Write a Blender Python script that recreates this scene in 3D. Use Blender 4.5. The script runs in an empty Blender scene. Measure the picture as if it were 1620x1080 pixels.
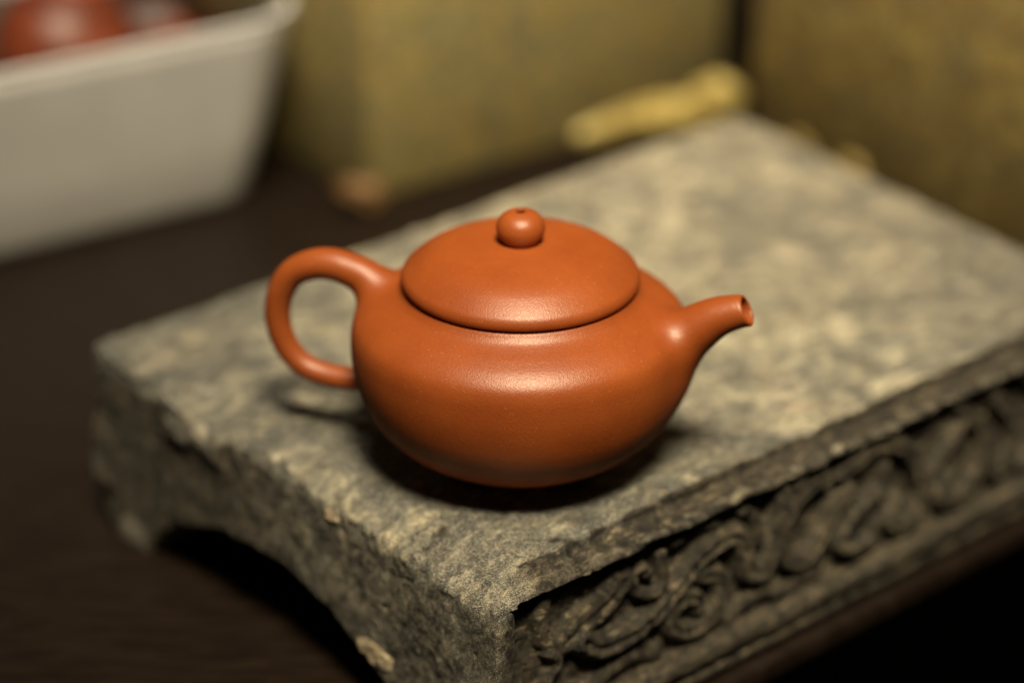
import bpy, math, random
import numpy as np
from mathutils import Vector

C = bpy.context.scene.collection
TH0 = math.radians(41)
CM = 0.01                      # everything below is written in centimetres

# ------------------------------------------------------------------ camera
cd = bpy.data.cameras.new('camera'); cam = bpy.data.objects.new('camera', cd); C.objects.link(cam)
bpy.context.scene.camera = cam
cam.location = (-0.274*CM, -70.781*CM, 38.791*CM)
cam.rotation_euler = (math.radians(90-26), 0, 0)
cd.lens = 85; cd.sensor_width = 36; cd.clip_start = 0.02; cd.clip_end = 50
cd.dof.use_dof = True; cd.dof.focus_distance = 0.735; cd.dof.aperture_fstop = 3.1

# ------------------------------------------------------------------ world, lamps, exposure
w = bpy.data.worlds.new('World'); bpy.context.scene.world = w; w.use_nodes = True
bg = w.node_tree.nodes['Background']
bg.inputs[0].default_value = (1.0, 0.80, 0.58, 1); bg.inputs[1].default_value = 0.010
def softbox(name, loc, target, size, power, col, grid=180):
    l = bpy.data.lights.new(name, 'AREA'); l.shape = 'RECTANGLE'; l.size = size[0]*CM; l.size_y = size[1]*CM
    l.energy = power; l.color = col; l.spread = math.radians(grid)
    o = bpy.data.objects.new(name, l); C.objects.link(o); o.location = Vector(loc)*CM
    o.rotation_euler = (Vector(target)-Vector(loc)).to_track_quat('-Z', 'Y').to_euler()
    return o
softbox('key_softbox', (20, -96, 172), (6, 9, 0), (46, 30), 2.05, (1.0, 0.865, 0.60), 27)
softbox('added_back_fill', (-10, -40, 190), (2, 52, 0), (50, 40), 1.7, (1.0, 0.87, 0.72), 36)  # added lamp without a known source, brightens the tub and boxes
vs = bpy.context.scene.view_settings
vs.view_transform = 'Standard'; vs.look = 'None'; vs.exposure = 0; vs.gamma = 1

# ------------------------------------------------------------------ helpers
def tag(o, label=None, cat=None, group=None, kind=None):
    if label: o['label'] = label
    if cat: o['category'] = cat
    if group: o['group'] = group
    if kind: o['kind'] = kind
    return o
def empty(name, loc=(0, 0, 0)):
    o = bpy.data.objects.new(name, None); o.location = Vector(loc)*CM; o.empty_display_size = 0.02
    C.objects.link(o); return o
def mesh_obj(name, V, F, mat, parent=None, smooth=True, normals=None, attrs=None):
    V = np.asarray(V, float)*CM
    if parent is not None: V = V - np.array(parent.location)
    me = bpy.data.meshes.new(name)
    if isinstance(F, np.ndarray):
        n = F.shape[1]
        me.vertices.add(len(V)); me.vertices.foreach_set('co', V.astype(np.float32).ravel())
        me.loops.add(F.size); me.loops.foreach_set('vertex_index', F.astype(np.int32).ravel())
        me.polygons.add(len(F)); me.polygons.foreach_set('loop_start', (np.arange(len(F))*n).astype(np.int32))
        me.update(calc_edges=True); me.validate()
    else:
        me.from_pydata([tuple(v) for v in V], [], [tuple(int(i) for i in f) for f in F]); me.update()
    me.polygons.foreach_set('use_smooth', [smooth]*len(me.polygons))
    if normals is not None: me.normals_split_custom_set_from_vertices([tuple(n) for n in normals.tolist()])
    if attrs:
        for k, a in attrs.items():
            at = me.attributes.new(k, 'FLOAT', 'POINT'); at.data.foreach_set('value', a.astype(np.float32))
    me.materials.append(mat)
    o = bpy.data.objects.new(name, me); C.objects.link(o)
    if parent is not None: o.parent = parent
    return o
def take(V, F, keep, *extra):
    F = F[keep]; ids = np.unique(F); m = np.full(len(V), -1); m[ids] = np.arange(len(ids))
    return (V[ids], m[F]) + tuple(e[ids] for e in extra)
def spline(pts, n, closed=False):
    P = np.asarray(pts, float); N = len(P)
    out = []
    ts = np.linspace(0, N-1, n)
    for t in ts:
        i = min(int(t), N-2); u = t-i
        p1, p2 = P[i], P[i+1]; p0 = P[max(i-1, 0)]; p3 = P[min(i+2, N-1)]
        out.append(0.5*(2*p1+(p2-p0)*u+(2*p0-5*p1+4*p2-p3)*u*u+(3*p1-p0-3*p2+p3)*u**3))
    return np.array(out)
def lathe(prof, seg=128):
    prof = np.asarray(prof, float); a = np.arange(seg)*2*np.pi/seg; n = len(prof)
    V = np.stack([np.outer(np.cos(a), prof[:, 0]), np.outer(np.sin(a), prof[:, 0]), np.tile(prof[:, 1], (seg, 1))], -1).reshape(-1, 3)
    i, j = np.meshgrid(np.arange(seg), np.arange(n-1), indexing='ij'); k = (i+1) % seg
    F = np.stack([i*n+j, k*n+j, k*n+j+1, i*n+j+1], -1).reshape(-1, 4)
    return V, F
RS = np.random.RandomState(7)
LAT = RS.rand(64, 64, 64).astype(np.float32)*2-1
def noise(p, s, seed=0):
    q = np.asarray(p, np.float32)*s + np.float32(17.3*seed+100.5)
    i = np.floor(q).astype(np.int32); f = q-i; f = f*f*(3-2*f); i &= 63; j = (i+1) & 63
    x0, y0, z0 = i[..., 0], i[..., 1], i[..., 2]; x1, y1, z1 = j[..., 0], j[..., 1], j[..., 2]
    fx, fy, fz = f[..., 0], f[..., 1], f[..., 2]
    L = lambda a, b, t: a+(b-a)*t
    return L(L(L(LAT[x0, y0, z0], LAT[x1, y0, z0], fx), L(LAT[x0, y1, z0], LAT[x1, y1, z0], fx), fy),
             L(L(LAT[x0, y0, z1], LAT[x1, y0, z1], fx), L(LAT[x0, y1, z1], LAT[x1, y1, z1], fx), fy), fz)
def fbm(p, s, o=4, seed=0, g=0.5):
    r = 0; a = 1
    for k in range(o): r = r+a*noise(p, s*2.03**k, seed+k); a *= g
    return r
def noise2(x, y, s, seed=0):
    return noise(np.stack(np.broadcast_arrays(x, y, np.zeros((1, 1))), -1), s, seed)
def smax(a, b, k): h = np.clip(0.5+0.5*(a-b)/k, 0, 1); return b+(a-b)*h+k*h*(1-h)
def smin(a, b, k): return -smax(-a, -b, k)
def step(a, b, x): t = np.clip((x-a)/(b-a), 0, 1); return t*t*(3-2*t)

def nets(D, X, Y, Z):
    """surface nets on a rectilinear grid; returns vertices and outward quads (inside D < 0)"""
    ins = D < 0; nx, ny, nz = D.shape
    c = np.zeros((nx-1, ny-1, nz-1), np.uint8)
    for dx in (0, 1):
        for dy in (0, 1):
            for dz in (0, 1): c += ins[dx:nx-1+dx, dy:ny-1+dy, dz:nz-1+dz]
    act = (c > 0) & (c < 8); I = np.argwhere(act); idx = np.full(act.shape, -1, np.int32); idx[act] = np.arange(len(I))
    i, j, k = I.T; acc = np.zeros((len(I), 3)); cnt = np.zeros(len(I))
    cs = [(a, b, d) for a in (0, 1) for b in (0, 1) for d in (0, 1)]
    for a in cs:
        for ax in range(3):
            if a[ax]: continue
            b = list(a); b[ax] = 1
            v0 = D[i+a[0], j+a[1], k+a[2]].astype(float); v1 = D[i+b[0], j+b[1], k+b[2]].astype(float)
            m = (v0 < 0) != (v1 < 0); t = np.where(m, v0/np.where(m, v0-v1, 1), 0)
            p = np.stack([np.full(len(I), a[q], float) for q in range(3)], -1); p[:, ax] = t
            acc[m] += p[m]; cnt[m] += 1
    P = I+acc/cnt[:, None]
    V = np.stack([np.interp(P[:, q], np.arange(len(A)), A) for q, A in enumerate((X, Y, Z))], -1)
    Fs = []
    for ax in range(3):
        sl0 = [slice(1, -1)]*3; sl1 = [slice(1, -1)]*3
        sl0[ax] = slice(0, -1); sl1[ax] = slice(1, None)
        A = ins[tuple(sl0)]; B = ins[tuple(sl1)]
        o1, o2 = [(1, 2), (2, 0), (0, 1)][ax]
        for flip in (0, 1):
            E = np.argwhere((A & ~B) if not flip else (~A & B))
            if not len(E): continue
            base = E+1; base[:, ax] -= 1
            def cell(s, t):
                q = base.copy(); q[:, o1] += s; q[:, o2] += t; return idx[q[:, 0], q[:, 1], q[:, 2]]
            F = np.stack([cell(-1, -1), cell(0, -1), cell(0, 0), cell(-1, 0)], -1)
            Fs.append(F[:, ::-1] if flip else F)
    return V, np.concatenate(Fs)

# ------------------------------------------------------------------ material helpers
class NT:
    def __init__(s, name):
        s.m = bpy.data.materials.new(name); s.m.use_nodes = True; s.t = s.m.node_tree; s.b = s.t.nodes['Principled BSDF']
        tc = s.t.nodes.new('ShaderNodeNewGeometry'); mp = s.t.nodes.new('ShaderNodeVectorMath'); mp.operation = 'SCALE'
        mp.inputs['Scale'].default_value = 100; s.t.links.new(tc.outputs['Position'], mp.inputs[0]); s.co = mp.outputs[0]
    def n(s, typ, **kw):
        nd = s.t.nodes.new('ShaderNode'+typ)
        for k, v in kw.items(): setattr(nd, k, v)
        return nd
    def set(s, inp, v):
        if isinstance(v, bpy.types.NodeSocket): s.t.links.new(v, inp)
        else: inp.default_value = v
    def stretch(s, v): 
        m = s.n('VectorMath', operation='MULTIPLY'); s.t.links.new(s.co, m.inputs[0]); m.inputs[1].default_value = v; return m.outputs[0]
    def noise(s, scale, detail=6, rough=0.6, co=None, dist=0, off=0):
        nd = s.n('TexNoise'); nd.inputs['Scale'].default_value = scale; nd.inputs['Detail'].default_value = detail
        nd.inputs['Roughness'].default_value = rough; nd.inputs['Distortion'].default_value = dist
        c = co or s.co
        if off:
            a = s.n('VectorMath', operation='ADD'); s.t.links.new(c, a.inputs[0]); a.inputs[1].default_value = (off, off*1.7, off*.6); c = a.outputs[0]
        s.t.links.new(c, nd.inputs['Vector']); return nd.outputs['Fac']
    def voro(s, scale, feat='F1', co=None, out='Distance', rnd=1):
        nd = s.n('TexVoronoi', feature=feat); nd.inputs['Scale'].default_value = scale; nd.inputs['Randomness'].default_value = rnd
        s.t.links.new(co or s.co, nd.inputs['Vector']); return nd.outputs[out]
    def ramp(s, fac, a, b, lo=0.0, hi=1.0):
        nd = s.n('MapRange', clamp=True); s.set(nd.inputs[0], fac)
        for i, v in enumerate((a, b, lo, hi)): nd.inputs[i+1].default_value = v
        return nd.outputs[0]
    def math(s, op, a, b=0.0):
        nd = s.n('Math', operation=op); s.set(nd.inputs[0], a); s.set(nd.inputs[1], b); return nd.outputs[0]
    def mix(s, f, a, b):
        nd = s.n('Mix', data_type='RGBA'); s.set(nd.inputs['Factor'], f)
        s.set(nd.inputs[6], a if isinstance(a, bpy.types.NodeSocket) else tuple(a)+(1,))
        s.set(nd.inputs[7], b if isinstance(b, bpy.types.NodeSocket) else tuple(b)+(1,)); return nd.outputs[2]
    def bump(s, h, dist, strength=1.0, normal=None):
        nd = s.n('Bump'); nd.inputs['Distance'].default_value = dist*CM; nd.inputs['Strength'].default_value = strength
        s.t.links.new(h, nd.inputs['Height'])
        if normal: s.t.links.new(normal, nd.inputs['Normal'])
        return nd.outputs['Normal']
    def out(s, col=None, rough=None, nrm=None, spec=None):
        if col is not None: s.set(s.b.inputs['Base Color'], col if isinstance(col, bpy.types.NodeSocket) else tuple(col)+(1,))
        if rough is not None: s.set(s.b.inputs['Roughness'], rough)
        if nrm is not None: s.t.links.new(nrm, s.b.inputs['Normal'])
        if spec is not None: s.b.inputs['Specular IOR Level'].default_value = spec
        return s.m

def mat_clay(name, base, dark, rough=0.40, speck=True):
    m = NT(name)
    big = m.ramp(m.noise(0.45, 4, 0.6), 0.35, 0.65)
    col = m.mix(big, dark, base)
    g = m.noise(20, 3, 0.6, off=15); col = m.mix(m.ramp(g, 0.56, 0.70, 0, 0.22), col, tuple(min(1, c*1.5+0.02) for c in base)); col = m.mix(m.ramp(g, 0.42, 0.32, 0, 0.30), col, tuple(c*0.5 for c in base))
    tone = m.noise(0.22, 3, 0.5, off=61); col = m.mix(m.ramp(tone, 0.40, 0.60, 0, 0.35), col, (dark[0]*0.82, dark[1]*0.72, dark[2]*0.8))
    if speck:
        sp = m.ramp(m.voro(9.0), 0.13, 0.06)                       # pale quartz grains
        sel = m.ramp(m.noise(5.0, 1, 0.5, off=4), 0.56, 0.60)
        col = m.mix(m.math('MULTIPLY', m.math('MULTIPLY', sp, sel), 0.75), col, (0.80, 0.46, 0.20))
        sp2 = m.ramp(m.voro(4.2, co=m.stretch((1.1, 1, 1.3))), 0.085, 0.05)  # dark iron grains
        sel2 = m.ramp(m.noise(2.3, 1, 0.5, off=9), 0.55, 0.60)
        col = m.mix(m.math('MULTIPLY', m.math('MULTIPLY', sp2, sel2), 0.8), col, (0.06, 0.02, 0.01))
    n1 = m.bump(m.noise(17, 3, 0.65), 0.011, 1.0)
    n2 = m.bump(m.noise(6, 3, 0.5, off=3), 0.010, 0.35, n1)
    r = m.ramp(m.noise(14, 3, 0.6, off=6), 0.3, 0.7, rough-0.05, rough+0.07)
    mat = m.out(col, 0.8, n2, 0.0)
    gl = m.n('BsdfAnisotropic'); gl.inputs['Color'].default_value = (1, 0.93, 0.86, 1); m.set(gl.inputs['Roughness'], r); m.t.links.new(n2, gl.inputs['Normal'])
    ms = m.n('MixShader'); ms.inputs[0].default_value = 0.056 if speck else 0.07
    m.t.links.new(m.b.outputs[0], ms.inputs[1]); m.t.links.new(gl.outputs[0], ms.inputs[2])
    m.t.links.new(ms.outputs[0], m.t.nodes['Material Output'].inputs['Surface'])
    return mat

def mat_stone():
    m = NT('weathered_stone')
    top = m.n('Attribute', attribute_name='lime_vs_shade').outputs['Fac']
    fine = m.noise(4.2, 10, 0.80); fine2 = m.noise(7, 9, 0.78, off=13); mid = m.noise(2.1, 6, 0.62, dist=0.6, off=2)
    big = m.noise(0.33, 5, 0.55, dist=0.8, off=5); fs_ = m.noise(22, 4, 0.6, off=77); big2 = m.noise(0.30, 4, 0.6, off=11)
    vr = m.n('VectorRotate', rotation_type='Z_AXIS'); m.t.links.new(m.co, vr.inputs['Vector']); vr.inputs['Angle'].default_value = -TH0
    st = m.n('VectorMath', operation='MULTIPLY'); m.t.links.new(vr.outputs[0], st.inputs[0]); st.inputs[1].default_value = (0.45, 1.7, 1.2)
    sep = m.n('SeparateXYZ'); m.t.links.new(vr.outputs[0], sep.inputs[0]); uu = m.math('ADD', sep.outputs[0], 6.23); ww = m.math('ADD', sep.outputs[1], 5.18)
    strk = m.noise(3.5, 9, 0.76, co=st.outputs[0], off=3)
    shaded_stone = m.mix(m.ramp(mid, 0.38, 0.62), (0.018, 0.017, 0.014), (0.092, 0.070, 0.044))  # stone colour darkened to paint the dimmer light on the sides
    shaded_stone = m.mix(m.ramp(fine, 0.54, 0.58, 0, .8), shaded_stone, (0.17, 0.135, 0.085))
    shaded_stone = m.mix(m.ramp(strk, 0.56, 0.60, 0, 0.8), shaded_stone, (0.36, 0.29, 0.18))
    grey = m.mix(m.ramp(fine2, 0.47, 0.53), (0.058, 0.063, 0.064), (0.27, 0.26, 0.215))
    tan = m.mix(m.ramp(strk, 0.45, 0.52), (0.33, 0.30, 0.195), (0.68, 0.60, 0.42))
    pat = m.noise(0.9, 5, 0.62, dist=0.5, off=93)
    fp_ = m.math('ADD', fine, m.math('MULTIPLY', m.math('SUBTRACT', pat, 0.5), 0.55)); fp2 = m.math('ADD', fine2, m.math('MULTIPLY', m.math('SUBTRACT', pat, 0.5), 0.5))
    warm = m.math('MULTIPLY', m.ramp(uu, 6, 15), m.ramp(ww, 3.5, 9))
    warm = m.math('ADD', m.math('MULTIPLY', warm, 0.24), m.math('MULTIPLY', m.ramp(uu, 33, 27, -0.10, 0.0), m.ramp(ww, 16, 11)))
    big = m.math('ADD', big, m.math('SUBTRACT', warm, 0.04))
    wsub = m.math('MULTIPLY', m.math('SUBTRACT', warm, 0.055), 0.7)
    lime = m.mix(m.ramp(m.math('ADD', fp_, wsub), 0.49, 0.54), grey, tan)
    near = m.ramp(uu, 14, 5)
    lime = m.mix(m.ramp(m.math('ADD', m.math('MULTIPLY', big, 0.65), m.math('MULTIPLY', mid, 0.35)), 0.45, 0.57, 0, 0.85), lime, m.mix(m.ramp(fp2, .45, .55), (0.30, 0.25, 0.165), (0.80, 0.69, 0.46)))
    lime = m.mix(m.ramp(m.math('ADD', m.math('MULTIPLY', big2, 0.6), m.math('MULTIPLY', mid, 0.4)), 0.53, 0.61, 0, 0.8), lime, grey)
    lime = m.mix(m.ramp(m.noise(0.42, 9, 0.72, off=21), 0.48, 0.62, 0, 0.72), lime, m.mix(m.ramp(fine2, .47, .56), (0.06, 0.066, 0.06), (0.17, 0.165, 0.13)))
    lime = m.mix(m.ramp(m.noise(0.36, 9, 0.70, off=31), 0.54, 0.66, 0, 0.75), lime, (0.80, 0.68, 0.52))
    och = m.math('MULTIPLY', m.ramp(m.noise(0.8, 5, 0.6, off=41), 0.54, 0.66), m.ramp(fine, 0.45, 0.6))
    lime = m.mix(m.math('MULTIPLY', och, 0.75), lime, (0.38, 0.20, 0.07))
    dk = m.math('MULTIPLY', m.math('MULTIPLY', m.ramp(uu, 20, 29), m.ramp(ww, 17, 9)), m.ramp(m.noise(0.45, 6, 0.65, off=87), 0.38, 0.54, 0.35, 0.9))
    lime = m.mix(dk, lime, m.mix(m.ramp(fine2, .45, .56), (0.075, 0.07, 0.058), (0.21, 0.18, 0.14)))
    lime = m.mix(m.math('MULTIPLY', near, m.ramp(pat, 0.42, 0.54, 0.62, 0.0)), lime, m.mix(m.ramp(fine2, .46, .54), (0.055, 0.062, 0.066), (0.20, 0.195, 0.165)))
    lime = m.mix(m.math('MULTIPLY', m.ramp(m.noise(1.4, 9, 0.75, co=st.outputs[0], off=57), 0.49, 0.57), 0.72), lime, (0.070, 0.066, 0.052))
    blot = m.ramp(m.noise(0.55, 8, 0.66, dist=0.7, off=141), 0.47, 0.60)
    lime = m.mix(m.math('MULTIPLY', blot, m.ramp(uu, 8, 20, 0.80, 0.45)), lime, m.mix(m.ramp(fine2, .46, .54), (0.040, 0.046, 0.048), (0.17, 0.165, 0.135)))
    lime = m.mix(m.math('MULTIPLY', m.ramp(m.noise(1.7, 9, 0.78, co=st.outputs[0], off=67), 0.54, 0.62), 0.6), lime, (0.78, 0.70, 0.50))
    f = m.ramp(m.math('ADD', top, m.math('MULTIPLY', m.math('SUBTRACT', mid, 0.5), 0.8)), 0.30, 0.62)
    v1 = m.ramp(m.noise(0.36, 8, 0.60, dist=0.6, off=201), 0.40, 0.60, 0.60, 1.36)
    v2 = m.ramp(m.noise(1.15, 8, 0.66, dist=0.4, off=211), 0.40, 0.60, 0.78, 1.20)
    v3 = m.math('ADD', m.math('MULTIPLY', m.ramp(uu, 3, 14), 0.22), 0.92)
    vv = m.math('MULTIPLY', m.math('MULTIPLY', v1, v2), v3)
    def mul(c, v, tint):
        k = m.n('VectorMath', operation='MULTIPLY'); m.t.links.new(c, k.inputs[0])
        t = m.n('Combine' + 'XYZ'); [m.set(t.inputs[i], m.math('POWER', v, tint[i])) for i in range(3)]
        m.t.links.new(t.outputs[0], k.inputs[1]); q = m.n('VectorMath', operation='MINIMUM'); m.t.links.new(k.outputs[0], q.inputs[0]); q.inputs[1].default_value = (0.82, 0.76, 0.62); return q.outputs[0]
    lime = mul(lime, vv, (1.06, 1.0, 0.88))                # darker patches are also cooler grey
    shaded_stone = mul(shaded_stone, m.ramp(m.noise(0.9, 8, 0.7, dist=0.5, off=221), 0.42, 0.60, 0.60, 1.45), (1.0, 1.0, 1.0))
    col = m.mix(f, shaded_stone, lime)
    col = m.mix(m.ramp(m.voro(8.0), 0.20, 0.08, 0, 0.75), col, (0.045, 0.045, 0.038))
    col = m.mix(m.math('MULTIPLY', m.ramp(fs_, 0.54, 0.59, 0, 0.65), f), col, (0.76, 0.71, 0.58))
    col = m.mix(m.ramp(fs_, 0.46, 0.41, 0, 0.65), col, (0.03, 0.03, 0.026))
    sel = m.ramp(m.noise(1.7, 2, 0.5, off=51), 0.50, 0.58)
    col = m.mix(m.math('MULTIPLY', m.math('MULTIPLY', m.ramp(m.voro(10.0, co=m.stretch((1, 1.2, .9))), 0.20, 0.10), sel), f), col, (0.70, 0.64, 0.50))
    n1 = m.bump(fine, 0.12, 1.0); n2 = m.bump(fs_, 0.05, 1.0, m.bump(fine2, 0.08, 0.9, n1))
    r = m.ramp(fine, 0.35, 0.7, 0.45, 0.85)
    return m.out(col, r, n2, 0.5)

def mat_wood():
    m = NT('dark_lacquered_wood')
    g = m.noise(1.2, 6, 0.6, co=m.stretch((0.35, 2.2, 1)), dist=0.4)
    col = m.mix(m.ramp(g, 0.35, 0.65), (0.007, 0.004, 0.0025), (0.017, 0.010, 0.006))
    return m.out(col, m.ramp(g, 0.3, 0.7, 0.42, 0.55), m.bump(g, 0.02, 0.4), 0.22)

def mat_brocade(name, a, b, c, d):
    m = NT(name)
    k = m.noise(0.42, 6, 0.7, dist=1.0, off=4); k2 = m.noise(1.0, 5, 0.65, off=8, dist=1.0); k3 = m.noise(0.55, 4, 0.6, off=18, dist=2.0)
    col = m.mix(m.ramp(k, 0.44, 0.56), a, b)
    col = m.mix(m.ramp(k2, 0.50, 0.56, 0, .9), col, c)
    col = m.mix(m.ramp(k3, 0.54, 0.60, 0, .9), col, d)
    v = m.voro(1.3, out='Distance'); col = m.mix(m.ramp(v, 0.36, 0.26, 0, 0.65), col, (0.07, 0.075, 0.035))
    wv = m.noise(14, 2, 0.5, co=m.stretch((1, 1, 2.5)))
    col = m.mix(m.ramp(wv, 0.45, 0.6, 0, 0.25), col, d)
    return m.out(col, 0.5, m.bump(wv, 0.03, 0.5), 0.4)

M_clay = mat_clay('orange_zisha_clay', (0.32, 0.073, 0.013), (0.27, 0.058, 0.010), 0.40)
M_clay2 = mat_clay('red_brown_clay', (0.24, 0.045, 0.013), (0.17, 0.032, 0.010), 0.45, False)
M_stone = mat_stone(); M_wood = mat_wood()
mm = NT('shade_black'); M_black = mm.out((0.008, 0.007, 0.006), 0.6, None, 0.2)  # near-black colour paints the shade below the table edge
mm = NT('cream_plastic'); M_tub = mm.out(mm.mix(mm.ramp(mm.noise(0.3, 3, 0.5), .4, .6), (0.76, 0.74, 0.70), (0.80, 0.78, 0.74)), 0.45, None, 0.4)
mm = NT('yellow_silk'); M_silk = mm.out(mm.mix(mm.ramp(mm.noise(1.0, 4, 0.6), .4, .6), (0.42, 0.30, 0.08), (0.66, 0.52, 0.16)), 0.45, mm.bump(mm.noise(3, 3, .5), .05, .5), 0.5)
mm = NT('dull_gold_cloth'); M_gold = mm.out(mm.mix(mm.ramp(mm.noise(1.4, 4, 0.6), .4, .6), (0.22, 0.15, 0.04), (0.36, 0.26, 0.08)), 0.6)
mm = NT('tan_cloth'); M_tan = mm.out((0.20, 0.105, 0.036), 0.6)
mm = NT('lime_crust'); M_crust = mm.out(mm.mix(mm.ramp(mm.noise(8, 6, .7), .42, .62), (0.26, 0.18, 0.095), (0.66, 0.57, 0.40)), 0.9, mm.bump(mm.noise(12, 6, .7), .08, .9))
M_dark = mat_clay('dark_brown_clay', (0.07, 0.022, 0.012), (0.04, 0.016, 0.010), 0.5, False)
mm = NT('olive_glaze'); M_olive = mm.out((0.10, 0.075, 0.03), 0.35)
M_bro1 = mat_brocade('green_gold_brocade', (0.28, 0.21, 0.08), (0.36, 0.285, 0.10), (0.19, 0.20, 0.125), (0.42, 0.30, 0.09))
M_bro2 = mat_brocade('olive_gold_brocade', (0.29, 0.205, 0.06), (0.46, 0.34, 0.10), (0.24, 0.145, 0.045), (0.18, 0.16, 0.085))

# ------------------------------------------------------------------ table (z = -7.6)
ZT = -7.6; TH = math.radians(41)
Ud = np.array([math.cos(TH), math.sin(TH)]); Wd = np.array([-math.sin(TH), math.cos(TH)]); O2 = np.array([-1.3, -8.0])
def uw(u, w_, z): p = O2+Ud*u+Wd*w_; return (p[0], p[1], z)
def slab(name, u0, u1, w0, w1, z0, z1, mat, parent, bev=0.0):
    import bmesh
    bm = bmesh.new()
    vs_ = [bm.verts.new(Vector(uw(u, w_, z))*CM-parent.location) for z in (z0, z1) for u, w_ in ((u0, w0), (u1, w0), (u1, w1), (u0, w1))]
    for f in ((3, 2, 1, 0), (4, 5, 6, 7), (0, 1, 5, 4), (1, 2, 6, 5), (2, 3, 7, 6), (3, 0, 4, 7)): bm.faces.new([vs_[i] for i in f])
    if bev: bmesh.ops.bevel(bm, geom=bm.edges[:], offset=bev*CM, segments=4, affect='EDGES', profile=0.6)
    me = bpy.data.meshes.new(name); bm.to_mesh(me); bm.free(); me.materials.append(mat)
    me.polygons.foreach_set('use_smooth', [True]*len(me.polygons))
    o = bpy.data.objects.new(name, me); C.objects.link(o); o.parent = parent
    return o
table = empty('table', (0, 0, ZT-30)); tag(table, 'dark brown wooden table under the carved stone', 'table')
slab('tabletop', -90, 110, -1.0, 110, ZT-1.0, ZT, M_wood, table, 0.35)
slab('apron', -88, 108, 3.0, 108, ZT-9, ZT-1.004, M_black, table)
for u, w_ in ((-84, 6), (102, 6), (-84, 102), (102, 102)): slab('leg', u, u+5, w_, w_+5, ZT-60, ZT-9.004, M_black, table)
mm = NT('dark_floor'); fm = mm.out(mm.mix(mm.noise(.05), (0.012, 0.010, 0.008), (0.02, 0.016, 0.012)), 0.7)
fl = mesh_obj('floor', [(-900, -900, ZT-60.1), (900, -900, ZT-60.1), (900, 900, ZT-60.1), (-900, 900, ZT-60.1)], [(0, 1, 2, 3)], fm, None, False)
tag(fl, kind='structure')

# ------------------------------------------------------------------ carved stone stand
LU, LW, H = 35.2, 22.2, 7.6
def grid_axis(parts):
    a = []
    for s, e, d in parts: a.append(np.arange(s, e, d))
    return np.concatenate(a)
gu = grid_axis([(-0.7, 13, 0.06), (13, 22, 0.085), (22, 37, 0.16)])
gw = grid_axis([(-1.6, 1.2, 0.05), (1.2, 9, 0.07), (9, 23.6, 0.11)])
gz = np.arange(-8.0, 0.6, 0.06)
# relief of the front panel, in (u, z) centimetres
CUR = [
 (0.30, .34, [(2.45, -1.5), (2.28, -2.13), (2.45, -2.86), (2.9, -3.3)]),
 (0.24, .45, [(2.6, -3.4), (2.95, -3.93), (2.5, -4.5), (2.3, -5.2)]),
 (0.55, .42, [(3.3, -3.3), (4.12, -2.9), (5.07, -2.6), (5.8, -2.1)]),
 (0.42, .58, [(3.9, -3.5), (4.89, -4.15), (6.09, -4.22), (6.86, -4.0), (7.96, -3.44), (8.93, -2.73), (9.82, -2.25), (10.84, -2.3), (11.34, -3.1), (11.7, -4.1), (12.33, -4.3), (12.72, -3.6), (12.99, -2.6), (13.1, -1.8), (13.5, -1.3), (14.3, -1.1)]),
 (0.36, .50, [(9.3, -3.3), (10.1, -3.6), (10.3, -4.5), (9.81, -5.1), (8.8, -5.3), (8.05, -4.75), (8.0, -4.15), (8.5, -3.85), (9.1, -4.1), (9.2, -4.5)]),
 (0.22, .42, [(7.5, -1.7), (7.55, -2.8), (6.95, -3.05), (6.35, -2.63), (6.3, -2.1), (6.7, -1.95), (6.95, -2.3)]),
 (0.34, .55, [(15.2, -1.7), (14.3, -1.9), (13.6, -2.4), (13.1, -3.3), (13.5, -4.3), (14.4, -4.6), (15.2, -4.0), (15.9, -3.1), (16.6, -2.8)]),
 (0.34, .55, [(16.1, -1.9), (17.2, -1.45), (18.2, -1.5), (19.3, -2.0), (20.1, -2.97), (20.6, -4.2), (20.3, -5.2), (19.5, -5.4), (18.9, -4.8), (19.3, -4.2)]),
 (0.30, .50, [(18.4, -2.4), (18.3, -3.1), (17.5, -3.6), (16.7, -4.0), (16.2, -4.6), (16.9, -5.3), (17.8, -5.1), (18.0, -4.5)]),
 (0.30, .50, [(22.6, -2.2), (21.8, -3.0), (21.0, -3.6), (20.9, -4.3)]),
 (0.34, .52, [(22.4, -1.5), (23.3, -2.3), (24.0, -3.4), (23.9, -4.5), (23.2, -5.1), (22.1, -5.3), (21.6, -4.8), (22.1, -4.2)]),
 (0.32, .50, [(24.4, -1.8), (25.2, -2.7), (25.8, -3.7), (25.6, -4.6), (24.9, -5.1), (24.6, -4.4)]),
 (0.34, .52, [(26.3, -1.5), (27.4, -2.4), (27.8, -3.6), (27.2, -4.8), (26.6, -5.2)]),
 (0.34, .52, [(28.3, -4.9), (28.5, -3.4), (29.5, -2.2), (30.8, -2.0), (31.4, -3.1), (30.8, -4.2), (29.9, -3.9)]),
 (0.34, .52, [(31.8, -5.0), (32.6, -3.8), (33.0, -2.4), (32.3, -1.5)]),
 (0.30, .30, [(3.2, -5.3), (4.6, -5.5), (6.2, -5.2), (7.4, -5.6)]),
 (0.30, .32, [(10.9, -5.6), (12.2, -5.3), (13.6, -5.6), (15.2, -5.4)]),
 (0.26, .35, [(11.2, -1.5), (11.9, -2.1), (12.2, -3.2)]),
 (0.28, .30, [(8.0, -1.6), (9.0, -1.45), (10.0, -1.5)]),
]
UU, ZZ = np.meshgrid(gu, gz, indexing='ij'); rel = np.zeros_like(UU)
wob = 0.10*noise2(UU, ZZ, 1.3, 3); UUw = UU+wob; ZZw = ZZ+0.10*noise2(UU, ZZ, 1.1, 5)
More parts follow.
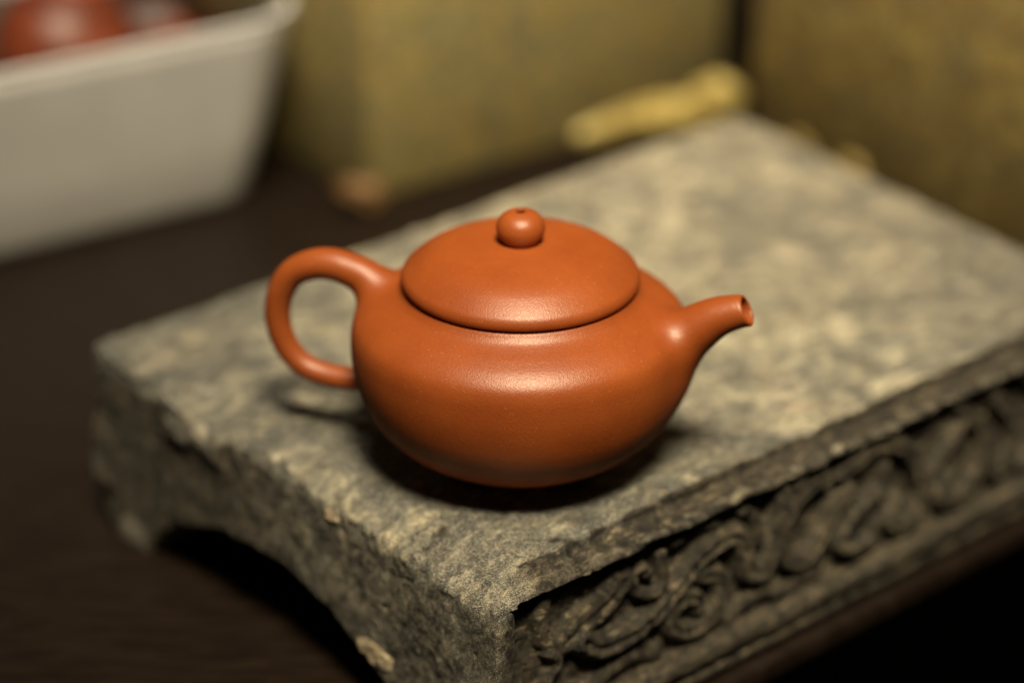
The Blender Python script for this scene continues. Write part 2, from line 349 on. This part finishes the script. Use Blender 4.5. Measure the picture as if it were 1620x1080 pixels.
for rad, hh, pts in CUR:
    S = spline(pts, len(pts)*7); d = np.full(UU.shape, 9.)
    for a, b in zip(S[:-1], S[1:]):
        m = (np.abs(UUw-a[0]) < 1.6) & (np.abs(ZZw-a[1]) < 1.6)
        if not m.any(): continue
        ab = b-a; px = UUw[m]-a[0]; pz = ZZw[m]-a[1]; t = np.clip((px*ab[0]+pz*ab[1])/(ab@ab+1e-9), 0, 1)
        d[m] = np.minimum(d[m], np.hypot(px-ab[0]*t, pz-ab[1]*t))
    x = np.clip(d/(rad*1.25), 0, 1.4)
    prof = np.where(x < 1, np.clip(1-x**2.2, 0, 1)**0.75, 0)*hh
    prof = prof-0.34*hh*np.exp(-(d/(rad*0.36))**2)*(rad > 0.31)        # shallow groove along the ribbon
    rel = np.maximum(rel, prof)
rel += 0.05*noise2(UU, ZZ, 2.0, 9)+0.035*noise2(UU+ZZ*0.6, ZZ*0.5, 5.0, 11)+0.02*noise2(UU, ZZ, 9.0, 12)
# outward offset of the front face at (u, z)
zk = [-8.2, -7.55, -7.40, -7.30, -7.05, -6.95, -6.75, -6.62, -6.45, -6.1, -5.95, -5.85, -0.98, -0.90, -0.72, -0.48, -0.36, 0.0, 0.8]
ok = [0.30, 0.30, 0.36, 0.66, 0.70, 0.45, 0.42, 0.70, 0.84, 0.82, 0.66, 0.55, 0.55, 0.82, 0.80, 0.17, -0.06, -0.01, -0.02]
base = np.interp(ZZ+0.08*noise2(UU, 0*ZZ, 0.55, 21)+0.06*noise2(UU, ZZ, 1.9, 23), zk, ok)
plain = np.interp(ZZ, [-8, -6.5, -1.1, -0.6, 0.0, 0.6], [0.62, 0.80, 0.80, 0.55, -0.10, -0.6])
fade = step(0.8, 5.5, UU+0.5*noise2(UU, ZZ, 0.9, 31))                # the moulding fades out towards the worn corner
off = plain*(1-fade)+base*fade
off = np.where((ZZ < -0.9), np.interp(ZZ, zk, ok)*step(0.2, 1.2, UU)+plain*(1-step(0.2, 1.2, UU)), off)
pan = step(0.93, 1.03, UU+0.05*noise2(UU, ZZ, 1.5, 41))*step(31.4, 31.2, UU)*step(-0.86, -0.96, ZZ+0.04*noise2(UU, ZZ, 1.6, 43))*step(-6.0, -5.88, ZZ)
off = off*(1-pan)+(0.82-0.72+rel*1.08)*pan
off += 0.045*noise2(UU, ZZ, 1.2, 51)*(1-pan)
panel_mask = pan > 0.5
CRK = np.array([(4.04, 3.49), (3.65, 2.91), (3.16, 2.69), (2.63, 2.25), (2.13, 2.17)])
# top relief at (u, w)
U2, W2 = np.meshgrid(gu, gw, indexing='ij')
top = 0.05*noise2(U2, W2, 0.25, 61)+0.035*noise2(U2, W2, 0.8, 63)+0.02*noise2(U2, W2, 2.2, 65)
top -= 0.75*np.exp(-((U2+0.2)**2/3.2+(W2+0.2)**2/3.0))               # rounded near corner
top -= 0.5*np.exp(-((U2-0.0)/1.1)**2)*step(17, 4, W2)*step(-1, 2, W2)
top -= 0.35*np.exp(-((U2-0.2)**2/1.6+(W2-14.6)**2/2.5))
top -= 0.06*np.exp(-((U2-1.6)**2/1.8+(W2-6.0)**2/10))
for a, b in zip(CRK[:-1], CRK[1:]):
    ab = b-a; t = np.clip(((U2-a[0])*ab[0]+(W2-a[1])*ab[1])/(ab@ab), 0, 1)
    top -= 0.10*np.exp(-((U2-a[0]-t*ab[0])**2+(W2-a[1]-t*ab[1])**2)/0.0022)
# worn end face at (w, z)
W3, Z3 = np.meshgrid(gw, gz, indexing='ij')
end = 0.13*noise2(W3, Z3, 0.4, 71)+0.035*noise2(W3, Z3, 1.3, 73)+0.012*noise2(W3, Z3, 3.5, 75)
end -= 0.22*step(13.2, 14.2, W3)*step(17.8, 17.0, W3)*step(-2.3, -1.5, Z3+0.3*noise2(W3, Z3, 1.0, 77))
end -= 0.35*step(20.5, 21.5, W3)*step(-6.2, -5.2, Z3)*step(-2.6, -3.6, Z3)
# arch cut under the stone
r = np.hypot((W3-11.4)/7.4, (Z3+8.0+0.15*noise2(W3, Z3, .7, 79))/3.75); arch = (1-r)*3.75
arch += 0.07*noise2(W3, Z3, 1.2, 81)

X, Y, Z = np.meshgrid(gu.astype(np.float32), gw.astype(np.float32), gz.astype(np.float32), indexing='ij', sparse=True)
fr = (-Y-off[:, None, :]*1.0).astype(np.float32)
grad = 1.0
ftop = (Z-top[:, :, None]).astype(np.float32)
fend = (-X+0.0+end[None]).astype(np.float32)
D = smax(ftop, fend, np.float32(0.30))
D = smax(D, fr, np.float32(0.14))
D = smax(D, (Y-LW-0.03*X+np.float32(0.2)).astype(np.float32)+np.zeros_like(D), np.float32(0.3))
D = smax(D, (X-32.0-0.128*Y).astype(np.float32)+np.zeros_like(D), np.float32(0.3)); D = np.maximum(D, -(Z+H))
# the broken foot at the far left
D = smax(D, ((Y-22.1)*0.6-(Z+6.6)*0.55+(-X)*0.3).astype(np.float32), np.float32(0.3))
D = smax(D, np.broadcast_to(arch[None].astype(np.float32), D.shape), np.float32(0.3))
# broken-surface noise near the skin only
band = np.abs(D) < 0.35; I = np.argwhere(band)
P = np.stack([gu[I[:, 0]], gw[I[:, 1]], gz[I[:, 2]]], -1).astype(np.float32)
add = 0.03*fbm(P, 2.2, 4, 91, 0.6)
e = np.exp(-np.abs(ftop[I[:, 0], I[:, 1], 0*I[:, 0]+0]) ) if False else None
dT = np.abs(P[:, 2]-top[I[:, 0], I[:, 1]]); dE = np.abs(P[:, 0]-end[I[:, 1], I[:, 2]])
near = np.exp(-(dT**2+dE**2)/0.30)
add += near*(0.38*np.clip(fbm(P, 0.8, 3, 97), 0, 1)+0.08*noise(P, 4.0, 99))
near2 = np.exp(-((P[:, 1]+off[I[:, 0], I[:, 2]])**2+(P[:, 2]+0.85)**2)/0.05)
add += near2*0.16*np.clip(noise(P, 1.2, 101)+0.1, 0, 1)
add += 0.10*np.clip(noise(P, 3.1, 103)-0.62, 0, 1)/0.38                # pits
add += np.where((dE < 0.7) & (P[:, 0] < 1.2), 0.02*np.abs(fbm(P, 1.5, 3, 107)), 0)
D[band] += add
V, F = nets(D, gu, gw, gz); del D
# final roughness
Vf = V.astype(np.float32)
loose = step(9, 2, V[:, 0]); lime_vs_shade = step(-0.45-0.4*loose, -0.15, V[:, 2]+(0.12+0.33*loose)*fbm(Vf, 0.9, 3, 111))*step(0.02-0.32*loose, 0.30+0.1*loose, V[:, 1]+(0.08+0.22*loose)*fbm(Vf, 1.1, 3, 113))
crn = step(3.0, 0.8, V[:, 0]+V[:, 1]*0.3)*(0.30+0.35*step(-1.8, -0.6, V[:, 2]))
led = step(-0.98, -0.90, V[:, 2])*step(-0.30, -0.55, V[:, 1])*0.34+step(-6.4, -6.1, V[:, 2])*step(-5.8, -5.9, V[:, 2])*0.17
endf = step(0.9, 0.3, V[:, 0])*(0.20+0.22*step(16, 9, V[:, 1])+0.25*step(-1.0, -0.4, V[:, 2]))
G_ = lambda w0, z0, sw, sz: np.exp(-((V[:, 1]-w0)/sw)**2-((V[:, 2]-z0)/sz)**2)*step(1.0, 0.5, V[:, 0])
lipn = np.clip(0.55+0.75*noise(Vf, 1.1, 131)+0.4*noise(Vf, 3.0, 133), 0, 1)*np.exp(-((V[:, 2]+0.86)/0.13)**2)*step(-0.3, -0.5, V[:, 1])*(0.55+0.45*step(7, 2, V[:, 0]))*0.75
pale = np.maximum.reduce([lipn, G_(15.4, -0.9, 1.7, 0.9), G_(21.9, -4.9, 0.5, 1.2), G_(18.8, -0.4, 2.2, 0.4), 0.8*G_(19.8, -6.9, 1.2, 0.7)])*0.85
lime_vs_shade = np.clip(np.maximum.reduce([lime_vs_shade, crn, led, endf, pale, 0.14+0.06*noise(Vf, 0.6, 115)+0.16*step(-1.0, -0.8, V[:, 2])*step(9, 2, V[:, 0])]), 0, 1)  # pale crust and worn lip, plus painted shade on sides and cove
iu = np.clip(np.searchsorted(gu, V[:, 0]), 0, len(gu)-1); iz = np.clip(np.searchsorted(gz, V[:, 2]), 0, len(gz)-1)
inpan = panel_mask[iu, iz] & (V[:, 1] < 0.6)
Wp = np.stack([O2[0]+Ud[0]*V[:, 0]+Wd[0]*V[:, 1], O2[1]+Ud[1]*V[:, 0]+Wd[1]*V[:, 1], V[:, 2]], -1)
stone = empty('stone_stand', uw(LU/2, LW/2, ZT))
tag(stone, 'weathered grey carved stone stand with an arched end, holding the orange teapot', 'stone stand')
fp = inpan[F].all(1)
a_, b_, c_ = take(Wp, F, ~fp, lime_vs_shade); mesh_obj('stone_block', a_, b_, M_stone, stone, attrs={'lime_vs_shade': c_})
a_, b_, c_ = take(Wp, F, fp, lime_vs_shade); mesh_obj('carved_panel', a_, b_, M_stone, stone, attrs={'lime_vs_shade': c_})['label'] = 'recessed dark panel carved with curling scrolls'

def crust(loc, rx, ry, rz, nrm, seed):
    """thin rough flake of pale crust lying on the stone"""
    V_, F_ = [], []
    n = 26; q = Vector(nrm).to_track_quat('Z', 'Y')
    th = np.linspace(0, 2*np.pi, 40, endpoint=False); rr = np.linspace(0.0, 1, 14)[1:]
    P_ = [(0, 0, 1)]
    for r_ in rr:
        for t in th: P_.append((r_*math.cos(t), r_*math.sin(t), math.sqrt(max(0, 1-r_**3))))
    P_ = np.array(P_); k = 1+0.30*noise(np.stack([np.cos(np.arctan2(P_[:, 1], P_[:, 0])), np.sin(np.arctan2(P_[:, 1], P_[:, 0])), 0*P_[:, 0]+seed], -1), 1.6, seed)
    P_[:, 0] *= k*rx; P_[:, 1] *= k*ry
    P_[:, 2] = P_[:, 2]*rz*(1+0.35*fbm(P_, 5.0, 3, seed))-rz*0.35
    for i in range(40): F_.append((0, 1+i, 1+(i+1) % 40))
    for j in range(12):
        for i in range(40): a = 1+j*40+i; b = 1+j*40+(i+1) % 40; F_.append((a, a+40, b+40, b))
    P_ = [Vector(loc)+q @ Vector(p) for p in P_]
    return mesh_obj('lime_crust', P_, F_, M_crust, stone)
ne = (-Ud[0], -Ud[1], 0.0)
crust(uw(0.16, 7.55, -0.98), 0.50, 0.24, 0.12, (-Ud[0], -Ud[1], 0.5), 3)
crust(uw(-0.02, 5.30, -5.1), 1.0, 0.46, 0.15, ne, 5)
crust(uw(0.0, 21.5, -4.9), 0.7, 0.25, 0.14, ne, 8)

# ------------------------------------------------------------------ teapot
pot = empty('teapot', (0, 0, 0)); tag(pot, 'round orange clay teapot with lid standing on the carved stone', 'teapot')
prof = spline([(0, 0.2), (1.4, 0.2), (1.75, 0.18), (1.9, -0.04), (2.1, -0.04), (2.25, 0.18), (2.55, 0.33), (3.0, 0.52), (3.5, 0.80), (4.0, 1.11), (4.39, 1.42), (4.88, 1.98), (5.21, 2.61), (5.40, 3.22), (5.50, 3.83), (5.52, 4.40), (5.48, 4.86), (5.34, 5.22), (5.02, 5.54), (4.62, 5.78), (4.20, 5.97), (3.98, 6.09), (3.85, 6.22), (3.75, 6.34), (3.6, 6.37), (3.3, 6.38), (0, 6.38)], 420)
rg = np.arange(0, 7.0, 0.02); zg = np.arange(-0.6, 7.6, 0.02); RG, ZG = np.meshgrid(rg, zg, indexing='ij')
d2 = np.full(RG.shape, 99.); ins2 = np.zeros(RG.shape, bool)
for a, b in zip(prof[:-1], prof[1:]):
    ab = b-a; px = RG-a[0]; pz = ZG-a[1]; t = np.clip((px*ab[0]+pz*ab[1])/(ab@ab+1e-12), 0, 1)
    d2 = np.minimum(d2, (px-ab[0]*t)**2+(pz-ab[1]*t)**2)
    cr = (a[1] > ZG) != (b[1] > ZG); dz = b[1]-a[1] if abs(b[1]-a[1]) > 1e-12 else 1e-12
    ins2 ^= cr & (RG < a[0]+(ZG-a[1])*ab[0]/dz)
SD2 = np.where(ins2, -1, 1)*np.sqrt(d2)
def f_body(p):
    r_ = np.hypot(p[..., 0], p[..., 1]); x = np.clip(r_/0.02, 0, len(rg)-1.001); z = np.clip((p[..., 2]+0.6)/0.02, 0, len(zg)-1.001)
    i = x.astype(int); j = z.astype(int); fx = x-i; fz = z-j
    return SD2[i, j]*(1-fx)*(1-fz)+SD2[i+1, j]*fx*(1-fz)+SD2[i, j+1]*(1-fx)*fz+SD2[i+1, j+1]*fx*fz
AZ = math.radians(15); ca, sa = math.cos(AZ), math.sin(AZ)
H_PT = [(3.9, 4.9, .60), (4.75, 5.62, .62), (5.25, 5.95, .60), (5.72, 6.14, .565), (6.33, 6.28, .54), (7.02, 6.21, .51), (7.76, 5.82, .47), (8.24, 5.06, .45), (8.39, 4.14, .43), (8.16, 3.18, .415), (7.58, 2.48, .40), (6.75, 2.19, .395), (5.77, 2.14, .40), (4.9, 2.15, .42)]
S_PT = [(3.3, 2.9, 1.5), (4.25, 3.75, 1.22), (4.85, 4.42, .98), (5.3, 4.98, .88), (5.78, 5.46, .78), (6.35, 5.89, .66), (6.94, 6.16, .565), (7.45, 6.29, .505), (7.95, 6.37, .50)]
def chain(pts, sgn, n):
    S = spline(pts, n); return np.stack([sgn*S[:, 0]*ca, -sgn*S[:, 0]*sa, S[:, 1], S[:, 2]], -1)
def f_chain(p, S):
    d = np.full(p.shape[:-1], 99., np.float64)
    for a, b in zip(S[:-1], S[1:]):
        ab = b[:3]-a[:3]; L = ab@ab
        if L < 1e-12: continue
        pa = p-a[:3]; t = np.clip(pa@ab/L, 0, 1); q = pa-t[..., None]*ab
        d = np.minimum(d, np.sqrt((q*q).sum(-1))-(a[3]+(b[3]-a[3])*t))
    return d
tipn = np.array([0.90*ca, -0.90*sa, 0.436]); tip = np.array([7.39*ca, -7.39*sa, 6.30])
def f_parts(p, n=40):
    Hc, Sc = chain(H_PT, -1, n), chain(S_PT, 1, n)
    fb = f_body(p); fh = np.full(fb.shape, 9.); fs = np.full(fb.shape, 9.)
    m = p[..., 0] < -3.0; fh[m] = f_chain(p[m], Hc)
    m = p[..., 0] > 2.2; q = p[m]; a = f_chain(q, Sc); Si = Sc[Sc[:, 0] > 4.4].copy(); Si[:, 3] -= 0.13
    a = smax(a, (q-tip)@tipn, 0.08); a = smax(a, -f_chain(q, Si), 0.05); fs[m] = a
    return fb, fh, fs
def f_pot(p, n=40):
    fb, fh, fs = f_parts(p, n)
    kk = 0.42+0.30*step(3, 5, p[..., 2])
    d = smin(fb, fh, kk); return smin(d, fs, np.where(p[..., 0] > 6.0, 0.02, 0.75)), fb, fh, fs
G = 0.07
gx = np.arange(-9.2, 8.4, G); gy = np.arange(-6.1, 6.1, G); gz2 = np.arange(-0.3, 7.4, G)
D = np.full((len(gx), len(gy), len(gz2)), 1., np.float32)
PP = np.stack(np.meshgrid(gx, gy, gz2, indexing='ij'), -1)
fb = f_body(PP); sl = PP[..., 0]*sa+PP[..., 1]*ca
cand = (np.abs(fb) < 0.9) | ((np.abs(sl) < 2.0) & (fb > -0.9) & (np.abs(PP[..., 0]) > 3.0))
D = np.where(fb < 0, -1., 1.).astype(np.float32)
pts = PP[cand]; D[cand] = f_pot(pts, 30)[0]
V, F = nets(D, gx, gy, gz2); del PP, D
def g_pot(p, n):
    e = 0.03; g = np.stack([f_pot(p+np.eye(3)[k]*e, n)[0]-f_pot(p-np.eye(3)[k]*e, n)[0] for k in range(3)], -1)
    return g/(np.linalg.norm(g, axis=-1, keepdims=True)+1e-9)
for it in range(2):
    g = g_pot(V, 60); V = V-g*f_pot(V, 60)[0][:, None]*0.95
N = g_pot(V, 60); _, fb, fh, fs = f_pot(V, 60)
kind = np.where(np.minimum(fh, fs) < fb-0.0, np.where(fh < fs, 1, 2), 0); kf = np.sort(kind[F], 1)[:, 2]
for k, nm in ((0, 'pot_body'), (1, 'handle'), (2, 'spout')):
    a_, b_, c_ = take(V, F, kf == k, N); mesh_obj(nm, a_, b_, M_clay, pot, normals=c_)
# lid: rounded disc with a domed top, its flange inside the mouth
lp = spline([(0, 6.45), (2.0, 6.45), (3.3, 6.44), (3.62, 6.40), (3.77, 6.43), (3.835, 6.52), (3.845, 6.66), (3.78, 6.82), (3.63, 6.97), (3.40, 7.16), (3.12, 7.35), (2.75, 7.51), (2.2, 7.65), (1.4, 7.76), (0.5, 7.80), (0, 7.80)], 160)
lv, lf = lathe(lp[1:-1][::1], 192); lid = mesh_obj('lid', lv, lf, M_clay, pot)
kp = spline([(0.30, 7.70), (0.56, 7.77), (0.53, 7.83), (0.60, 7.90), (0.71, 8.03), (0.775, 8.22), (0.775, 8.39), (0.71, 8.58), (0.56, 8.75), (0.34, 8.85), (0.185, 8.87), (0.155, 8.845), (0.16, 8.80), (0.30, 8.62), (0.36, 8.45), (0.30, 8.25), (0.03, 8.2)], 110)
kv, kf_ = lathe(kp, 96); kn = mesh_obj('knob', kv, kf_, M_clay, pot); kn.parent = lid
kn['label'] = 'ball knob with a small air hole'

# ------------------------------------------------------------------ cream tub with clay pots inside
def rrect(cx, cy, lx, ly, r_, ang, z, n=10):
    out = []
    for (sx, sy, a0) in ((1, 1, 0), (-1, 1, 90), (-1, -1, 180), (1, -1, 270)):
        for i in range(n+1):
            a = math.radians(a0+90*i/n); x = sx*(lx/2-r_)+r_*math.cos(a); y = sy*(ly/2-r_)+r_*math.sin(a)
            out.append((cx+x*math.cos(ang)-y*math.sin(ang), cy+x*math.sin(ang)+y*math.cos(ang), z))
    return out
def loft(rings, cap0=True, cap1=False):
    n = len(rings[0]); V_ = [p for r_ in rings for p in r_]; F_ = []
    for j in range(len(rings)-1):
        for i in range(n): k = (i+1) % n; F_.append((j*n+i, j*n+k, (j+1)*n+k, (j+1)*n+i))
    if cap0: F_.append(tuple(range(n-1, -1, -1)))
    if cap1: F_.append(tuple((len(rings)-1)*n+i for i in range(n)))
    return V_, F_
ta = math.radians(34); tx = np.array([math.cos(ta), math.sin(ta)]); ty = np.array([-tx[1], tx[0]])
BR = np.array([-12.4, 40.6])                                   # near right bottom corner
tc = BR-tx*17+ty*13
tub = empty('plastic_tub', (tc[0], tc[1], ZT)); tag(tub, 'cream white rectangular tub holding brown clay pots, at the upper left', 'tub')
L0, W0 = 34, 26
def tr(g, z, r_): return rrect(tc[0], tc[1], L0+g, W0+g, r_, ta, ZT+z)
rings = [tr(-1.6, 0.02, 2.0), tr(-0.6, 0.15, 2.4), tr(0.0, 0.7, 2.6), tr(1.6, 4, 2.9), tr(3.9, 9.0, 3.6), tr(4.15, 9.75, 3.6)]
inner = [tr(3.5, 9.75, 3.3), tr(0.9, 4, 2.5), tr(-0.8, 0.8, 2.2), tr(-1.8, 0.4, 1.9)]
V_, F_ = loft(rings+inner, True, True); mesh_obj('tub_wall', V_, F_, M_tub, tub)
rm = [tr(4.154, 9.754, 3.6), tr(4.3, 9.78, 3.6), tr(4.35, 9.9, 3.6), tr(4.25, 10.0, 3.6), tr(4.0, 10.05, 3.5), tr(3.7, 10.0, 3.4), tr(3.5, 9.9, 3.3), tr(3.496, 9.754, 3.3)]
V_, F_ = loft(rm, False, False); mesh_obj('rim', V_, F_, M_tub, tub)

def shift(V_, p): return np.asarray(V_)+np.array(p)
def tl(a, b, z): q = tc+tx*a+ty*b; return (q[0], q[1], ZT+z)
# one leaning red brown pot, a flat lid and an olive cup
jp = spline([(0, 0), (1.6, 0.05), (2.7, 1.0), (3.3, 2.6), (3.3, 4.2), (2.8, 5.6), (2.0, 6.4), (1.7, 6.6)], 50)
p0 = (-22.2, 38.6, -2.6)
jar = empty('clay_pot', p0); tag(jar, 'glossy red brown clay pot lying inside the cream tub', 'pot')
v_, f_ = lathe(jp, 64); mesh_obj('pot_wall', shift(v_, p0), f_, M_clay2, jar)
v_, f_ = lathe(spline([(1.9, 6.45), (2.0, 6.7), (1.2, 7.1), (0.5, 7.3), (0.4, 7.6), (0.55, 8.0), (0.3, 8.3), (0.01, 8.35)], 40), 48)
mesh_obj('pot_lid', shift(v_, p0), f_, M_clay2, jar)
jar.rotation_euler = (math.radians(8), math.radians(12), 0)
def simple(name, prof_, loc, mat, label, cat, seg=56):
    v_, f_ = lathe(spline(prof_, 50), seg); o = mesh_obj(name, v_, f_, mat); o.location = Vector(loc)*CM
    return tag(o, label, cat)
simple('pot_lid', [(0.01, 0), (2.2, 0.05), (2.5, 0.35), (2.2, 0.8), (1.2, 1.2), (0.5, 1.3), (0.5, 1.6), (0.3, 2.0), (0.01, 2.05)], (-16.2, 39.6, 0.2), M_clay2, 'small red clay lid beside the brown pot in the cream tub', 'lid')
simple('cup', [(0.01, 0), (1.4, 0), (1.6, 0.3), (2.4, 1.6), (2.8, 3.2), (2.7, 3.25), (2.2, 1.7), (1.4, 0.5), (0.01, 0.4)], (-14.0, 42.5, 0.6), M_olive, 'dark olive cup at the right end inside the cream tub', 'cup')
simple('clay_bowl', [(0.01, 0), (1.5, 0.05), (2.9, 1.2), (3.3, 2.8), (3.0, 4.0), (2.2, 4.7), (0.9, 5.0), (0.01, 5.05)], (-18.0, 44.0, -2.6), M_dark, 'dark brown clay piece behind the brown pot in the cream tub', 'pot')
simple('clay_jar', [(0.01, 0), (1.5, 0.05), (2.6, 1.2), (2.8, 2.8), (2.5, 4.2), (1.6, 5.2), (0.9, 5.5), (0.01, 5.55)], (-27.6, 37.8, -3.4), M_dark, 'dark clay piece at the left edge of the photo inside the cream tub', 'pot')
v = [tl(-16, -12, 1.2), tl(16, -12, 1.2), tl(16, 12, 1.2), tl(-16, 12, 1.2)]
pk = rrect(tc[0], tc[1], 30, 22, 1.0, ta, ZT+1.2); pk2 = rrect(tc[0], tc[1], 32.5, 24.5, 1.0, ta, ZT+4.6)
V_, F_ = loft([pk, pk2], True, True); mm = NT('brown_paper'); M_pk = mm.out(mm.mix(mm.ramp(mm.noise(.5, 4, .6), .42, .58), (0.10, 0.07, 0.045), (0.30, 0.25, 0.18)), 0.8); o = mesh_obj('packing_paper', V_, F_, M_pk); tag(o, 'brown packing under the clay pots in the cream tub', 'packing')

# ------------------------------------------------------------------ brocade boxes behind
def box_thing(name, corner, ang, lx, ly, h, mat, label, z0=ZT):
    a = math.radians(ang); ex = np.array([math.cos(a), math.sin(a)]); ey = np.array([-ex[1], ex[0]])
    c = np.array(corner)+ex*lx/2+ey*ly/2; t = empty(name, (c[0], c[1], z0)); tag(t, label, 'box')
    R_ = lambda g, z: rrect(c[0], c[1], lx+g, ly+g, 0.35, a, z0+z, 5)
    V_, F_ = loft([R_(-0.3, 0.02), R_(0, 0.3), R_(0, h*0.72-0.12), R_(-0.25, h*0.72)], True, True); mesh_obj('box_base', V_, F_, mat, t)
    V_, F_ = loft([R_(-0.25, h*0.72+0.01), R_(0.1, h*0.72+0.12), R_(0.1, h-0.3), R_(-0.3, h)], True, True); mesh_obj('box_lid', V_, F_, mat, t)
    return t, c, ex, ey
lb, lc, lex, ley = box_thing('brocade_box', (-7.2, 40.1), 38.2, 23.6, 17, 24, M_bro1, 'green and gold brocade covered box behind the stone, beside the cream tub')
rb, rc, rex, rey = box_thing('brocade_box', (12.3, 50.2), -56.0, 34, 20, 27, M_bro2, 'olive gold brocade covered box behind the right end of the stone')

def cloth_roll(name, pts, rad, mat, parent=None, label=None, cat=None, flat=0.6, seed=1):
    S = spline(pts, 50); V_, F_ = [], []; n = 28
    for i, p in enumerate(S):
        t = S[min(i+1, 49)]-S[max(i-1, 0)]; t /= np.linalg.norm(t); s = np.cross(t, (0, 0, 1.)); s /= np.linalg.norm(s); u_ = np.cross(s, t)
        e_ = math.sin(math.pi*min(1, max(0.02, (i+0.5)/50)))**0.25
        for k in range(n):
            a = 2*math.pi*k/n; rr_ = rad*(0.45+0.55*i/49)*e_*(1+0.14*math.sin(5*a+i*0.10*seed)+0.05*math.sin(i*0.33+seed)+0.1*math.sin(3*a-i*.2))
            V_.append(p+s*math.cos(a)*rr_*flat+u_*math.sin(a)*rr_)
    for i in range(49):
        for k in range(n): k2 = (k+1) % n; F_.append((i*n+k, (i+1)*n+k, (i+1)*n+k2, i*n+k2))
    F_.append(tuple(range(n))); F_.append(tuple(49*n+k for k in range(n-1, -1, -1)))
    o = mesh_obj(name, V_, F_, mat, parent)
    if label: tag(o, label, cat)
    return o
cloth_roll('silk_cloth', [(3.0, 45.4, -6.2), (5.4, 46.6, -5.8), (7.4, 47.6, -5.9), (9.4, 48.3, -6.0), (10.6, 48.7, -6.4)], 1.25, M_silk, None, 'folded bright yellow silk cloth at the foot of the green brocade box', 'cloth', 0.6, 1)
fold = bpy.data.objects['silk_cloth']
cloth_roll('fold', [(9.0, 48.1, -6.2), (9.8, 47.9, -5.2), (10.5, 47.9, -4.9), (11.2, 48.3, -5.8)], 1.35, M_silk, fold, seed=3)
cloth_roll('silk_scrap', [(13.6, 45.4, -6.6), (14.4, 44.6, -6.2), (14.9, 43.4, -6.6)], 0.5, M_gold, None, 'small dull gold cloth end behind the stone, nearer its far corner', 'cloth', 0.6, 2)
cloth_roll('silk_scrap', [(15.8, 42.0, -6.6), (16.5, 41.0, -5.9), (17.0, 40.2, -6.6)], 0.6, M_gold, None, 'small dull gold cloth end behind the stone, farther from its far corner', 'cloth', 0.6, 3)
cloth_roll('cloth_scrap', [(-9.0, 40.0, -6.9), (-8.3, 39.0, -6.5), (-7.3, 38.7, -6.6), (-6.6, 39.2, -7.0)], 0.8, M_tan, None, 'orange tan cloth scrap at the near corner of the green brocade box', 'cloth', 0.6, 2)
